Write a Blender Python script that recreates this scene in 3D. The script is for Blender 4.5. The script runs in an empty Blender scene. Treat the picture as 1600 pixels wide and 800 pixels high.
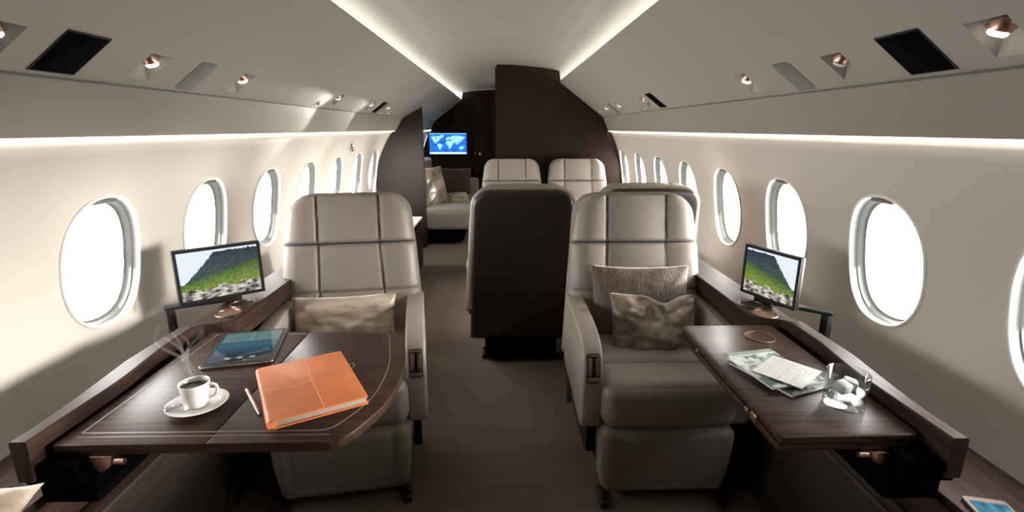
import bpy, bmesh, math, random
from mathutils import Vector, Matrix, noise
random.seed(4)
PI = math.pi
S = bpy.context.scene
COL = S.collection

# ------------------------------------------------------------ camera, world, lights, exposure
F = 780.0
PITCH = math.atan(199 / F)
YAW = math.atan(17 / F * math.cos(PITCH))
cd = bpy.data.cameras.new('camera')
cam = bpy.data.objects.new('camera', cd)
COL.objects.link(cam)
cd.sensor_width = 36
cd.lens = 36 * F / 1600
cd.clip_start = 0.02
f0 = Vector((math.sin(YAW), math.cos(YAW), 0))
rt = Vector((math.cos(YAW), -math.sin(YAW), 0))
fw = f0 * math.cos(PITCH) + Vector((0, 0, -math.sin(PITCH)))
up = f0 * math.sin(PITCH) + Vector((0, 0, math.cos(PITCH)))
M3 = Matrix((rt, up, -fw)).transposed()
cam.matrix_world = Matrix.Translation((0.02, 0, 1.27)) @ M3.to_4x4()
S.camera = cam

W = bpy.data.worlds.new('world')
S.world = W
W.use_nodes = True
W.node_tree.nodes['Background'].inputs[0].default_value = (1.0, 0.985, 0.96, 1)
SKY = 20.0
W.node_tree.nodes['Background'].inputs[1].default_value = SKY

S.view_settings.view_transform = 'Standard'
S.view_settings.look = 'None'
S.view_settings.gamma = 1
S.view_settings.use_curve_mapping = False
S.view_settings.exposure = -0.08
S.cycles.max_bounces = 8
S.cycles.diffuse_bounces = 5
S.cycles.transparent_max_bounces = 12
S.cycles.sample_clamp_indirect = 6
S.cycles.use_denoising = True
S.cycles.caustics_reflective = False
S.cycles.caustics_refractive = False
S.cycles.volume_bounces = 0

COVE_CEIL = 17.0      # strength of the ceiling cove strips
COVE_WALL = 32.0       # strength of the wall cove strips

sd = bpy.data.lights.new('sun', 'SUN')
sd.energy = 26.0
sd.angle = math.radians(26)
sd.color = (1.0, 0.93, 0.84)
sun = bpy.data.objects.new('sun', sd)
COL.objects.link(sun)
sun.rotation_euler = Vector((-1.0, -0.10, -0.07)).to_track_quat('-Z', 'Y').to_euler()

WIN_L = [1.45 + .53 * k for k in range(-1, 9)]
WIN_R = [1.41 + .53 * k for k in range(-1, 9)]
WZ, WA, WB = 0.888, 0.148, 0.192          # window centre height, half width, half height

for s, ys in ((-1, WIN_L), (1, WIN_R)):    # light portals just outside each window opening
    for y in ys:
        ld = bpy.data.lights.new('window_portal', 'AREA')
        ld.shape = 'RECTANGLE'
        ld.size = .34
        ld.size_y = .42
        ld.cycles.is_portal = True
        lo = bpy.data.objects.new('window_portal', ld)
        COL.objects.link(lo)
        lo.location = (s * 1.235, y, WZ)
        lo.rotation_euler = Vector((-s, 0, 0)).to_track_quat('-Z', 'Z').to_euler()

# ------------------------------------------------------------ materials
def nmat(name):
    m = bpy.data.materials.new(name)
    m.use_nodes = True
    return m, m.node_tree, m.node_tree.nodes['Principled BSDF']

def N(t, kind, **kw):
    n = t.nodes.new(kind)
    for k, v in kw.items():
        if k in n.inputs.keys():
            n.inputs[k].default_value = v
        else:
            setattr(n, k, v)
    return n

def plain(name, col, rough=.5, metal=0, coat=0, bump=0, bscale=200, var=0, vscale=8, spec=.5, sheen=0, stretch=None):
    m, t, p = nmat(name)
    p.inputs['Base Color'].default_value = (*col, 1)
    p.inputs['Roughness'].default_value = rough
    p.inputs['Metallic'].default_value = metal
    p.inputs['Coat Weight'].default_value = coat
    p.inputs['Specular IOR Level'].default_value = spec
    p.inputs['Sheen Weight'].default_value = sheen
    tc = N(t, 'ShaderNodeTexCoord')
    mp = N(t, 'ShaderNodeMapping')
    if stretch:
        mp.inputs['Scale'].default_value = stretch
    t.links.new(tc.outputs['Object'], mp.inputs[0])
    if var:
        nz = N(t, 'ShaderNodeTexNoise', Scale=vscale, Detail=5.0)
        t.links.new(mp.outputs[0], nz.inputs['Vector'])
        cr = N(t, 'ShaderNodeValToRGB')
        cr.color_ramp.elements[0].position = .3
        cr.color_ramp.elements[1].position = .7
        cr.color_ramp.elements[0].color = (*[c * (1 - var) for c in col], 1)
        cr.color_ramp.elements[1].color = (*[min(1, c * (1 + var)) for c in col], 1)
        t.links.new(nz.outputs['Fac'], cr.inputs[0])
        t.links.new(cr.outputs[0], p.inputs['Base Color'])
    if bump:
        nz = N(t, 'ShaderNodeTexNoise', Scale=bscale, Detail=3.0)
        t.links.new(mp.outputs[0], nz.inputs['Vector'])
        b = N(t, 'ShaderNodeBump', Strength=bump, Distance=.002)
        t.links.new(nz.outputs['Fac'], b.inputs['Height'])
        t.links.new(b.outputs[0], p.inputs['Normal'])
    return m

def wood(name, dark, light, stretch, rough=.28, coat=.35, spec=.28):
    m, t, p = nmat(name)
    tc = N(t, 'ShaderNodeTexCoord')
    mp = N(t, 'ShaderNodeMapping')
    mp.inputs['Scale'].default_value = stretch
    nz = N(t, 'ShaderNodeTexNoise', Scale=1.0, Detail=6.0, Roughness=.65)
    cr = N(t, 'ShaderNodeValToRGB')
    cr.color_ramp.elements[0].position = .36
    cr.color_ramp.elements[1].position = .68
    cr.color_ramp.elements[0].color = (*dark, 1)
    cr.color_ramp.elements[1].color = (*light, 1)
    t.links.new(tc.outputs['Object'], mp.inputs[0])
    t.links.new(mp.outputs[0], nz.inputs['Vector'])
    t.links.new(nz.outputs['Fac'], cr.inputs[0])
    t.links.new(cr.outputs[0], p.inputs['Base Color'])
    p.inputs['Roughness'].default_value = rough
    p.inputs['Specular IOR Level'].default_value = spec
    p.inputs['Coat Weight'].default_value = coat
    p.inputs['Coat Roughness'].default_value = .15
    b = N(t, 'ShaderNodeBump', Strength=.15, Distance=.001)
    t.links.new(nz.outputs['Fac'], b.inputs['Height'])
    t.links.new(b.outputs[0], p.inputs['Normal'])
    return m

def emit(name, col, strength):
    m = bpy.data.materials.new(name)
    m.use_nodes = True
    t = m.node_tree
    t.nodes.clear()
    e = N(t, 'ShaderNodeEmission')
    e.inputs[0].default_value = (*col, 1)
    e.inputs[1].default_value = strength
    o = N(t, 'ShaderNodeOutputMaterial')
    t.links.new(e.outputs[0], o.inputs[0])
    return m

def picture(name, strength=1.0, gloss=.2):           # a lit display: its picture is the mesh's colour attribute
    m, t, p = nmat(name)
    a = N(t, 'ShaderNodeAttribute')
    a.attribute_name = 'pic'
    p.inputs['Base Color'].default_value = (.01, .01, .012, 1)
    p.inputs['Specular IOR Level'].default_value = .3
    p.inputs['Roughness'].default_value = gloss
    t.links.new(a.outputs['Color'], p.inputs['Emission Color'])
    p.inputs['Emission Strength'].default_value = strength
    return m

def printed(name, rough=.4):                          # a printed sheet: colour attribute as its ink
    m, t, p = nmat(name)
    a = N(t, 'ShaderNodeAttribute')
    a.attribute_name = 'pic'
    t.links.new(a.outputs['Color'], p.inputs['Base Color'])
    p.inputs['Roughness'].default_value = rough
    return m

def clear_glass(name, tint=(1, 1, 1), rough=0.0, refl=.08):   # thin pane: mostly see-through with a faint mirror
    m = bpy.data.materials.new(name)
    m.use_nodes = True
    t = m.node_tree
    t.nodes.clear()
    tr = N(t, 'ShaderNodeBsdfTransparent')
    tr.inputs[0].default_value = (*tint, 1)
    g = N(t, 'ShaderNodeBsdfGlossy')
    g.inputs['Roughness'].default_value = rough
    mx = N(t, 'ShaderNodeMixShader')
    mx.inputs[0].default_value = .05
    o = N(t, 'ShaderNodeOutputMaterial')
    t.links.new(tr.outputs[0], mx.inputs[1])
    t.links.new(g.outputs[0], mx.inputs[2])
    t.links.new(mx.outputs[0], o.inputs[0])
    return m

M = {}
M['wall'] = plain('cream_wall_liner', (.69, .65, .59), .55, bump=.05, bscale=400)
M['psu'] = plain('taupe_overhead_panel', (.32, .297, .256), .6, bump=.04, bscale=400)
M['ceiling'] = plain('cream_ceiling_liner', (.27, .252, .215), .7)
M['white'] = plain('white_window_plastic', (.88, .87, .84), .35)
M['reveal'] = plain('grey_window_reveal', (.085, .085, .08), .4)
M['grey'] = plain('grey_plastic', (.15, .15, .135), .5)
M['leather'] = plain('greige_leather', (.31, .264, .232), .42, bump=.25, bscale=350, var=.05, vscale=5, sheen=.15)
M['leather_light'] = plain('pale_greige_leather', (.38, .325, .288), .42, bump=.25, bscale=350)
M['brown_leather'] = plain('dark_brown_leather', (.035, .026, .022), .38, bump=.3, bscale=300)
M['panel_leather'] = plain('brown_panel_leather', (.05, .038, .031), .5, bump=.3, bscale=300)
M['wood'] = wood('wenge_veneer_across', (.015, .008, .006), (.085, .045, .032), (4, 170, 60), rough=.36, coat=.0, spec=.22)
M['wood_long'] = wood('wenge_veneer_along', (.016, .008, .006), (.060, .032, .024), (120, 4, 60), rough=.5, coat=.0)
M['wood_wall'] = wood('wenge_bulkhead_veneer', (.017, .008, .005), (.028, .013, .008), (5, 5, 70), rough=.5, coat=.0, spec=.14)
M['black'] = plain('black_plastic', (.012, .012, .013), .55, spec=.3)
M['black_matte'] = plain('black_matte', (.002, .002, .002), .9, spec=.02)
M['metal'] = plain('brushed_metal', (.6, .58, .55), .25, metal=1)
M['dark_metal'] = plain('dark_metal', (.12, .11, .10), .35, metal=1)
M['copper'] = plain('polished_copper', (.58, .36, .29), .32, metal=1)
M['copper_dark'] = plain('aged_copper', (.26, .15, .115), .35, metal=1)
M['inlay'] = plain('pale_inlay', (.30, .235, .19), .4, metal=.2)
M['porcelain'] = plain('white_porcelain', (.85, .84, .82), .12, coat=.5)
M['coffee'] = plain('black_coffee', (.012, .006, .004), .05)
M['orange'] = plain('orange_leather', (.76, .23, .085), .5, bump=.5, bscale=160, var=.10, vscale=14)
M['orange_light'] = plain('pale_orange_stitching', (.85, .42, .22), .6)
M['paper'] = plain('white_paper', (.82, .82, .78), .7)
M['page_edge'] = plain('cream_page_block', (.42, .35, .30), .8)
M['foil'] = plain('silver_foil', (.5, .5, .48), .25, metal=.8)
M['glass'] = clear_glass('window_glass')
M['strip_c'] = emit('ceiling_cove_light', (1.0, .97, .91), COVE_CEIL)
M['strip_w'] = emit('wall_cove_light', (1.0, .97, .92), COVE_WALL)
M['bulb'] = emit('lamp_lens', (1.0, .97, .92), 6)
M['bulb_dim'] = emit('lamp_lens_dim', (1.0, .97, .92), 1.4)
M['screen'] = picture('monitor_picture', 1.0)
M['print'] = printed('printed_page')

def satin(name, dark, light, rough, stretch):
    m, t, p = nmat(name)
    tc = N(t, 'ShaderNodeTexCoord')
    mp = N(t, 'ShaderNodeMapping')
    mp.inputs['Scale'].default_value = stretch
    nz = N(t, 'ShaderNodeTexNoise', Scale=1.0, Detail=4.0, Roughness=.5)
    cr = N(t, 'ShaderNodeValToRGB')
    cr.color_ramp.elements[0].position = .35
    cr.color_ramp.elements[1].position = .65
    cr.color_ramp.elements[0].color = (*dark, 1)
    cr.color_ramp.elements[1].color = (*light, 1)
    t.links.new(tc.outputs['Object'], mp.inputs[0])
    t.links.new(mp.outputs[0], nz.inputs['Vector'])
    t.links.new(nz.outputs['Fac'], cr.inputs[0])
    t.links.new(cr.outputs[0], p.inputs['Base Color'])
    p.inputs['Roughness'].default_value = rough
    p.inputs['Sheen Weight'].default_value = .6
    p.inputs['Sheen Roughness'].default_value = .35
    b = N(t, 'ShaderNodeBump', Strength=.5, Distance=.006)
    t.links.new(nz.outputs['Fac'], b.inputs['Height'])
    t.links.new(b.outputs[0], p.inputs['Normal'])
    return m
M['satin_gold'] = satin('champagne_satin', (.24, .185, .135), (.62, .53, .43), .30, (5, 10, 24))
M['satin_bronze'] = satin('bronze_satin', (.085, .06, .04), (.30, .235, .175), .28, (8, 8, 10))
M['weave'] = satin('brown_weave', (.10, .072, .055), (.17, .125, .098), .6, (150, 150, 40))

M['weave_dark'] = satin('dark_brown_weave', (.05, .027, .02), (.075, .042, .032), .7, (100, 100, 40))

def carpet():
    m, t, p = nmat('ribbed_brown_carpet')
    tc = N(t, 'ShaderNodeTexCoord')
    wv = N(t, 'ShaderNodeTexWave', Scale=26.0, Distortion=.6)
    wv.bands_direction = 'Y'
    nz = N(t, 'ShaderNodeTexNoise', Scale=300.0, Detail=3.0)
    mp = N(t, 'ShaderNodeMapping')
    mp.inputs['Scale'].default_value = (1, 40, 1)
    ns = N(t, 'ShaderNodeTexNoise', Scale=1.0, Detail=3.0)
    cr = N(t, 'ShaderNodeValToRGB')
    cr.color_ramp.elements[0].color = (.165, .128, .102, 1)
    cr.color_ramp.elements[1].color = (.25, .20, .163, 1)
    t.links.new(tc.outputs['Object'], mp.inputs[0])
    t.links.new(mp.outputs[0], ns.inputs['Vector'])
    t.links.new(tc.outputs['Object'], wv.inputs['Vector'])
    t.links.new(tc.outputs['Object'], nz.inputs['Vector'])
    t.links.new(ns.outputs['Fac'], cr.inputs[0])
    t.links.new(cr.outputs[0], p.inputs['Base Color'])
    ad = N(t, 'ShaderNodeMath', operation='MULTIPLY')
    t.links.new(wv.outputs['Fac'], ad.inputs[0])
    t.links.new(nz.outputs['Fac'], ad.inputs[1])
    b = N(t, 'ShaderNodeBump', Strength=.5, Distance=.003)
    t.links.new(ad.outputs[0], b.inputs['Height'])
    t.links.new(b.outputs[0], p.inputs['Normal'])
    p.inputs['Roughness'].default_value = .9
    p.inputs['Specular IOR Level'].default_value = .15
    return m
M['carpet'] = carpet()

# ------------------------------------------------------------ helpers
def link(name, me, mat, parent=None, smooth=False, angle=None):
    o = bpy.data.objects.new(name, me)
    COL.objects.link(o)
    me.materials.append(M[mat] if isinstance(mat, str) else mat)
    if parent:
        o.parent = parent
    if smooth:
        me.shade_smooth()
        if angle:
            me.set_sharp_from_angle(angle=math.radians(angle))
    return o

def obj(name, bm, mat, parent=None, smooth=True, angle=35):
    me = bpy.data.meshes.new(name)
    bmesh.ops.recalc_face_normals(bm, faces=bm.faces)
    bm.to_mesh(me)
    bm.free()
    return link(name, me, mat, parent, smooth, angle)

def tag(o, label, cat, group=None):
    o['label'] = label
    o['category'] = cat
    if group:
        o['group'] = group
    return o

def thing(name, label, cat, loc=(0, 0, 0), rz=0, group=None):
    o = bpy.data.objects.new(name, None)
    COL.objects.link(o)
    o.empty_display_size = .05
    o.location = loc
    o.rotation_euler = (0, 0, rz)
    return tag(o, label, cat, group)

def struct(o, label=None):
    o['kind'] = 'structure'
    if label:
        o['label'] = label
    return o

def copy_tree(o, parent=None):
    c = o.copy()
    COL.objects.link(c)
    if parent:
        c.parent = parent
    for ch in [x for x in o.children]:
        copy_tree(ch, c)
    return c

def box(bm, c, s, r=0, seg=2, mat=None):
    g = bmesh.ops.create_cube(bm, size=1)
    vs = g['verts']
    bmesh.ops.scale(bm, vec=s, verts=vs)
    if r:
        es = list({e for v in vs for e in v.link_edges})
        rr = bmesh.ops.bevel(bm, geom=es, offset=r, segments=seg, profile=.5, affect='EDGES')
        vs = list({v for f in rr['faces'] for v in f.verts} | {v for v in vs if v.is_valid})
    if mat:
        bmesh.ops.transform(bm, matrix=mat, verts=vs)
    bmesh.ops.translate(bm, vec=c, verts=vs)
    return vs

def nbox(c, s, r=0, seg=2, mat=None):
    bm = bmesh.new()
    box(bm, c, s, r, seg, mat)
    return bm

def prism(pts, axis, a, b, r=0, seg=2, bm=None):
    """polygon pts (2-D) extruded along axis between a and b."""
    bm = bm or bmesh.new()
    def P(p, t):
        return {'x': (t, p[0], p[1]), 'y': (p[0], t, p[1]), 'z': (p[0], p[1], t)}[axis]
    lo = [bm.verts.new(P(p, a)) for p in pts]
    hi = [bm.verts.new(P(p, b)) for p in pts]
    f = [bm.faces.new(lo), bm.faces.new(hi)]
    n = len(pts)
    for i in range(n):
        f.append(bm.faces.new((lo[i], lo[(i + 1) % n], hi[(i + 1) % n], hi[i])))
    bmesh.ops.recalc_face_normals(bm, faces=f)
    if r:
        es = list({e for x in f[:2] for e in x.edges})
        bmesh.ops.bevel(bm, geom=es, offset=r, segments=seg, profile=.5, affect='EDGES', clamp_overlap=True)
    return bm

def lathe(prof, n=40, c=(0, 0, 0), bm=None):
    bm = bm or bmesh.new()
    rings = []
    for r, z in prof:
        if r < 1e-6:
            rings.append([bm.verts.new((c[0], c[1], c[2] + z))])
        else:
            rings.append([bm.verts.new((c[0] + r * math.cos(2 * PI * k / n), c[1] + r * math.sin(2 * PI * k / n), c[2] + z)) for k in range(n)])
    for A, B in zip(rings, rings[1:]):
        for k in range(n):
            k2 = (k + 1) % n
            if len(A) == 1 and len(B) == 1:
                continue
            if len(A) == 1:
                bm.faces.new((A[0], B[k], B[k2]))
            elif len(B) == 1:
                bm.faces.new((A[k], A[k2], B[0]))
            else:
                bm.faces.new((A[k], A[k2], B[k2], B[k]))
    return bm

def tube(pts, rads, n=12, bm=None, closed=False, caps=True):
    bm = bm or bmesh.new()
    pts = [Vector(p) for p in pts]
    m = len(pts)
    if not isinstance(rads, (list, tuple)):
        rads = [rads] * m
    rings = []
    nrm = None
    for i, p in enumerate(pts):
        if closed:
            d = pts[(i + 1) % m] - pts[i - 1]
        else:
            d = pts[min(i + 1, m - 1)] - pts[max(i - 1, 0)]
        d.normalize()
        if nrm is None:
            nrm = d.orthogonal().normalized()
        nrm = (nrm - d * nrm.dot(d)).normalized()
        b = d.cross(nrm)
        rings.append([bm.verts.new(p + (nrm * math.cos(2 * PI * k / n) + b * math.sin(2 * PI * k / n)) * rads[i]) for k in range(n)])
    rr = list(zip(rings, rings[1:])) + ([(rings[-1], rings[0])] if closed else [])
    for A, B in rr:
        for k in range(n):
            bm.faces.new((A[k], A[(k + 1) % n], B[(k + 1) % n], B[k]))
    if caps and not closed:
        bm.faces.new(rings[0])
        bm.faces.new(rings[-1])
    return bm

def circle_pts(c, r, n=36, rx=None):
    return [(c[0] + (rx or r) * math.cos(2 * PI * k / n), c[1] + r * math.sin(2 * PI * k / n), c[2]) for k in range(n)]

def smooth_closed(pts, it=3):
    for _ in range(it):
        q = []
        for i, p in enumerate(pts):
            b = pts[(i + 1) % len(pts)]
            q.append((p[0] * .75 + b[0] * .25, p[1] * .75 + b[1] * .25))
            q.append((p[0] * .25 + b[0] * .75, p[1] * .25 + b[1] * .75))
        pts = q
    return pts

def round_poly(pts, rads, seg=6):
    out = []
    n = len(pts)
    for i in range(n):
        p = Vector(pts[i])
        a = (Vector(pts[i - 1]) - p)
        b = (Vector(pts[(i + 1) % n]) - p)
        r = rads[i] if isinstance(rads, (list, tuple)) else rads
        if r <= 0:
            out.append(tuple(p))
            continue
        r = min(r, a.length * .49, b.length * .49)
        p0, p1 = p + a.normalized() * r, p + b.normalized() * r
        for k in range(seg + 1):
            t = k / seg
            q = p0 * (1 - t) ** 2 + p * 2 * t * (1 - t) + p1 * t ** 2
            out.append(tuple(q))
    return out

def pic_grid(name, w, h, nx, ny, fn, mat, parent=None, mtx=None):
    """a flat sheet in local XZ (facing -Y) coloured by fn(u,v)->rgb."""
    me = bpy.data.meshes.new(name)
    vs, fs = [], []
    for j in range(ny + 1):
        for i in range(nx + 1):
            v = Vector(((i / nx - .5) * w, 0, (j / ny - .5) * h))
            vs.append(mtx @ v if mtx else v)
    for j in range(ny):
        for i in range(nx):
            a = j * (nx + 1) + i
            fs.append((a, a + 1, a + nx + 2, a + nx + 1))
    me.from_pydata(vs, [], fs)
    ca = me.color_attributes.new('pic', 'FLOAT_COLOR', 'POINT')
    k = 0
    for j in range(ny + 1):
        for i in range(nx + 1):
            ca.data[k].color = (*fn(i / nx, j / ny), 1)
            k += 1
    return link(name, me, mat, parent)

def lin(*c):
    return tuple((x / 255 / 12.92) if x / 255 <= .04045 else ((x / 255 + .055) / 1.055) ** 2.4 for x in c)

# ------------------------------------------------------------ the fuselage: walls with windows, ceiling, overhead panels
R0, ZC = 1.17, 0.71
def wx(z):
    return math.sqrt(R0 * R0 - (z - ZC) ** 2)

def sq(a, b, th, n=2.35):
    c, s_ = math.cos(th), math.sin(th)
    return (a * math.copysign(abs(c) ** (2 / n), c), b * math.copysign(abs(s_) ** (2 / n), s_))

Y0, Y1 = -1.46, 7.62
ZL, ZH = 0.58, 1.20
def make_wall(s, ys, name):
    bm = bmesh.new()
    NA, K = 64, 7
    def V(y, z):
        return bm.verts.new((s * wx(z), y, z))
    half = .265
    for yc in ys:
        # rectangle boundary sampled at the same angles on both sides
        rings = []
        for k in range(K + 1):
            t = (k / K) ** 1.3
            ring = []
            for i in range(NA):
                th = 2 * PI * (i + .5) / NA
                hy, hz = sq(WA, WB, th)
                c, sn = math.cos(th), math.sin(th)
                hh = (ZH - ZL) / 2
                zc = (ZH + ZL) / 2
                sc = 1 / max(abs(c), abs(sn))
                by, bz = c * sc * half, sn * sc * hh + zc - WZ
                ring.append(V(yc + hy * (1 - t) + by * t, WZ + hz * (1 - t) + bz * t))
            rings.append(ring)
        for A, B in zip(rings, rings[1:]):
            for i in range(NA):
                j = (i + 1) % NA
                bm.faces.new((A[i], A[j], B[j], B[i]))
        # the four corners left over
        O = rings[-1]
        for sy, sz in ((1, 1), (-1, 1), (-1, -1), (1, -1)):
            cv = V(yc + sy * half, ZH if sz > 0 else ZL)
            near = sorted(O, key=lambda v: (v.co - cv.co).length)[:2]
            bm.faces.new((cv, near[0], near[1]))
    ya, yb = ys[0] - half, ys[-1] + half
    def strip(p0, p1, y0, y1, nz):
        for k in range(nz):
            za, zb = p0 + (p1 - p0) * k / nz, p0 + (p1 - p0) * (k + 1) / nz
            bm.faces.new((V(y0, za), V(y1, za), V(y1, zb), V(y0, zb)))
    strip(0.0, ZL, Y0 - .04, Y1 + .03, 10)
    for a, b in ((Y0 - .04, ya), (yb, Y1 + .03)):
        if b > a:
            strip(ZL, ZH, a, b, 10)
    # above: up into the light cove
    z0 = ZH
    prof = [(wx(ZH), ZH), (wx(1.23) + .002, 1.23), (1.056, 1.27), (1.058, 1.33), (1.058, 1.40)]
    for (xa, za), (xb, zb) in zip(prof, prof[1:]):
        q = [bm.verts.new((s * x, y, z)) for x, y, z in ((xa, Y0 - .04, za), (xa, Y1 + .03, za), (xb, Y1 + .03, zb), (xb, Y0 - .04, zb))]
        bm.faces.new(q)
    bmesh.ops.remove_doubles(bm, verts=bm.verts, dist=1e-4)
    return struct(obj(name, bm, 'wall', angle=40), 'cream curved cabin side wall with oval windows')
make_wall(-1, WIN_L, 'wall_left')
make_wall(1, WIN_R, 'wall_right')

bm = bmesh.new()
half_prof = [(1.058, 1.36), (1.0, 1.49), (.70, 1.70), (.685, 1.725), (.665, 1.742), (.6, 1.765), (.45, 1.795), (.3, 1.812), (.15, 1.824), (0, 1.828)]
prof = half_prof + [(-x, z) for x, z in half_prof[-2::-1]]
up_ = [(x * 1.02, z + .03) for x, z in reversed(prof)]
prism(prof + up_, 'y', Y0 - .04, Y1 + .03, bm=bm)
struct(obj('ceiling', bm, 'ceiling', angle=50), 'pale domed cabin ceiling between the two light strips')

bm = bmesh.new()
box(bm, (0, (Y0 + Y1) / 2, -.02), (1.9, Y1 - Y0 + .08, .04))
struct(obj('floor', bm, 'carpet', smooth=False), 'brown ribbed cabin carpet')

bm = prism([(-1.2, -.04), (1.2, -.04), (1.2, 1.9), (-1.2, 1.9)], 'y', Y0 - .08, Y0 - .04)  # unseen wall shuts out the sky, made dark to dim the chair fronts
struct(obj('wall_front', bm, 'wood_wall', smooth=False), 'unseen bulkhead behind the camera, dark wood to cut light')

def psu_z(x):      # height of the overhead panel's face at half-width x
    return 1.68 - .7439 * (x - .55)
SL = math.atan(.7439)

# recesses for the lamps: (side, y)
LAMPS = [(-1, .98, 1), (-1, 1.40, 2), (-1, 1.87, 2), (-1, 2.93, 1), (-1, 3.66, 1), (-1, 4.2, 1),
         (1, .92, 2), (1, 1.34, 0), (1, 1.84, 2), (1, 3.12, 0), (1, 3.80, 1), (1, 4.25, 1)]
XL_ = .893
def side_frame(s, y, x=XL_, off=0.0):
    """frame on the overhead panel: local X along the cabin (+Y), local Y up the slope (inboard), local Z out of the face (into the cabin)."""
    z = psu_z(x)
    ux = Vector((0, 1, 0)) * s
    uy = Vector((-s * math.cos(SL), 0, math.sin(SL)))
    uz = ux.cross(uy).normalized()
    if uz.z > 0:
        ux = -ux
        uz = -uz
    m = Matrix((ux, uy, uz)).transposed().to_4x4()
    return Matrix.Translation(Vector((s * x, y, z)) + uz * off) @ m

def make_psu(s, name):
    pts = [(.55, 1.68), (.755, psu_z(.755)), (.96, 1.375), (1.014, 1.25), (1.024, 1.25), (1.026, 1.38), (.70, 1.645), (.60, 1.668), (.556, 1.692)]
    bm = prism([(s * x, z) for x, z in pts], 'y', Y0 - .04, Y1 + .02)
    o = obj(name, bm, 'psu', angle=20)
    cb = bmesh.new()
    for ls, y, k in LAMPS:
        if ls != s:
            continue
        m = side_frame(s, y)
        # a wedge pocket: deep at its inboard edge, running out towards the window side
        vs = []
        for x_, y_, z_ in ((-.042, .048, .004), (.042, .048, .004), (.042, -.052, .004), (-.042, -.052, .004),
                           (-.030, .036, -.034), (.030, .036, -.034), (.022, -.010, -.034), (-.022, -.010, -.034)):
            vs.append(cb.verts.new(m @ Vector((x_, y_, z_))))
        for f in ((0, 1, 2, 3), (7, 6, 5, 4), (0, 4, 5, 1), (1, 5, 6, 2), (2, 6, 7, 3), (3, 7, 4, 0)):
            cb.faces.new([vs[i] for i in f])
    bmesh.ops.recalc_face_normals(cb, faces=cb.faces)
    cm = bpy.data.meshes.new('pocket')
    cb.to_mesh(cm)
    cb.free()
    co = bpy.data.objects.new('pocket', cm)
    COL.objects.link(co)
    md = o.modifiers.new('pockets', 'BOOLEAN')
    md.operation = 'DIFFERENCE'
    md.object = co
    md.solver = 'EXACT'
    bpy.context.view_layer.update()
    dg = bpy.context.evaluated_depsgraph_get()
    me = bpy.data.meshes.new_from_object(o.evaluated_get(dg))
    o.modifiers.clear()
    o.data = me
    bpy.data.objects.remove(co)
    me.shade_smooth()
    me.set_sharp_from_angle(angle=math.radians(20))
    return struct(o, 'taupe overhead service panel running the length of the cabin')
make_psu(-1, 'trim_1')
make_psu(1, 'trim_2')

# thin grey joint along the kink of each panel
for s, n in ((-1, 'trim_3'), (1, 'trim_4')):
    bm = prism([(s * .9585, 1.3765), (s * .9545, 1.3795), (s * .953, 1.3775), (s * .957, 1.3745)], 'y', Y0, 4.7)
    struct(obj(n, bm, 'grey', smooth=False), 'fine grey joint along the overhead panel')

# cove light strips
for s in (-1, 1):
    side = 'left' if s < 0 else 'right'
    o = obj('light_strip', nbox((s * .632, (1.45 + Y1) / 2, 1.675), (.03, Y1 - 1.45 - .1, .012)), 'strip_c', smooth=False)
    tag(o, 'warm white light strip hidden in the cove along the %s edge of the ceiling dome' % side, 'light strip', 'ceiling cove lights')
    o = obj('light_strip', nbox((s * 1.036, (.35 + Y1) / 2, 1.292), (.014, Y1 - .35 - .1, .010)), 'strip_w', smooth=False)
    tag(o, 'warm white light strip hidden in the cove above the %s hand row of windows' % side, 'light strip', 'wall cove lights')

# windows
def make_window_meshes(s):
    NA = 64
    def ring(bm, a, b, dx, yc=0):
        out = []
        for i in range(NA):
            hy, hz = sq(a, b, 2 * PI * i / NA)
            z = WZ + hz
            out.append(bm.verts.new((s * (wx(z) + dx), hy, z)))
        return out
    def loft(bm, spec):
        rs = [ring(bm, *q) for q in spec]
        for A, B in zip(rs, rs[1:]):
            for i in range(NA):
                j = (i + 1) % NA
                bm.faces.new((A[i], A[j], B[j], B[i]))
        return rs
    fr = bmesh.new()    # rounded lip
    loft(fr, [(WA + .006, WB + .006, .001), (WA + .005, WB + .005, -.0045), (WA + .001, WB + .001, -.0065), (WA - .003, WB - .003, -.004), (WA - .0045, WB - .0045, .003), (WA + .001, WB + .001, .006), (WA + .006, WB + .006, .001)])
    rv = bmesh.new()    # reveal running out to the pane
    loft(rv, [(WA - .003, WB - .003, .002), (WA - .004, WB - .004, .016), (WA - .008, WB - .008, .018), (WA - .009, WB - .009, .032), (WA - .015, WB - .016, .036), (WA - .018, WB - .019, .037)])
    pn = bmesh.new()
    r = ring(pn, WA - .016, WB - .017, .036)
    pn.faces.new(r)
    sh = nbox((s * (wx(WZ + WB - .02) + .006), 0, WZ + WB - .012), (.020, .085, .012), .003)
    return fr, rv, pn, sh
k = 0
for s, ys in ((-1, WIN_L), (1, WIN_R)):
    fr, rv, pn, sh = make_window_meshes(s)
    root = bpy.data.objects.new('window_%d' % (k + 1), None)
    COL.objects.link(root)
    obj('frame', fr, 'white', root, angle=60)
    obj('reveal', rv, 'reveal', root, angle=60)
    obj('pane', pn, 'glass', root, smooth=False)
    obj('shade_handle', sh, 'grey', root)
    for i, y in enumerate(ys):
        k += 1
        o = root if i == 0 else copy_tree(root)
        o.name = 'window_%d' % k
        o.location = (0, y, 0)
        struct(o, 'oval cabin window with white frame in the %s wall' % ('left' if s < 0 else 'right'))

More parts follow.
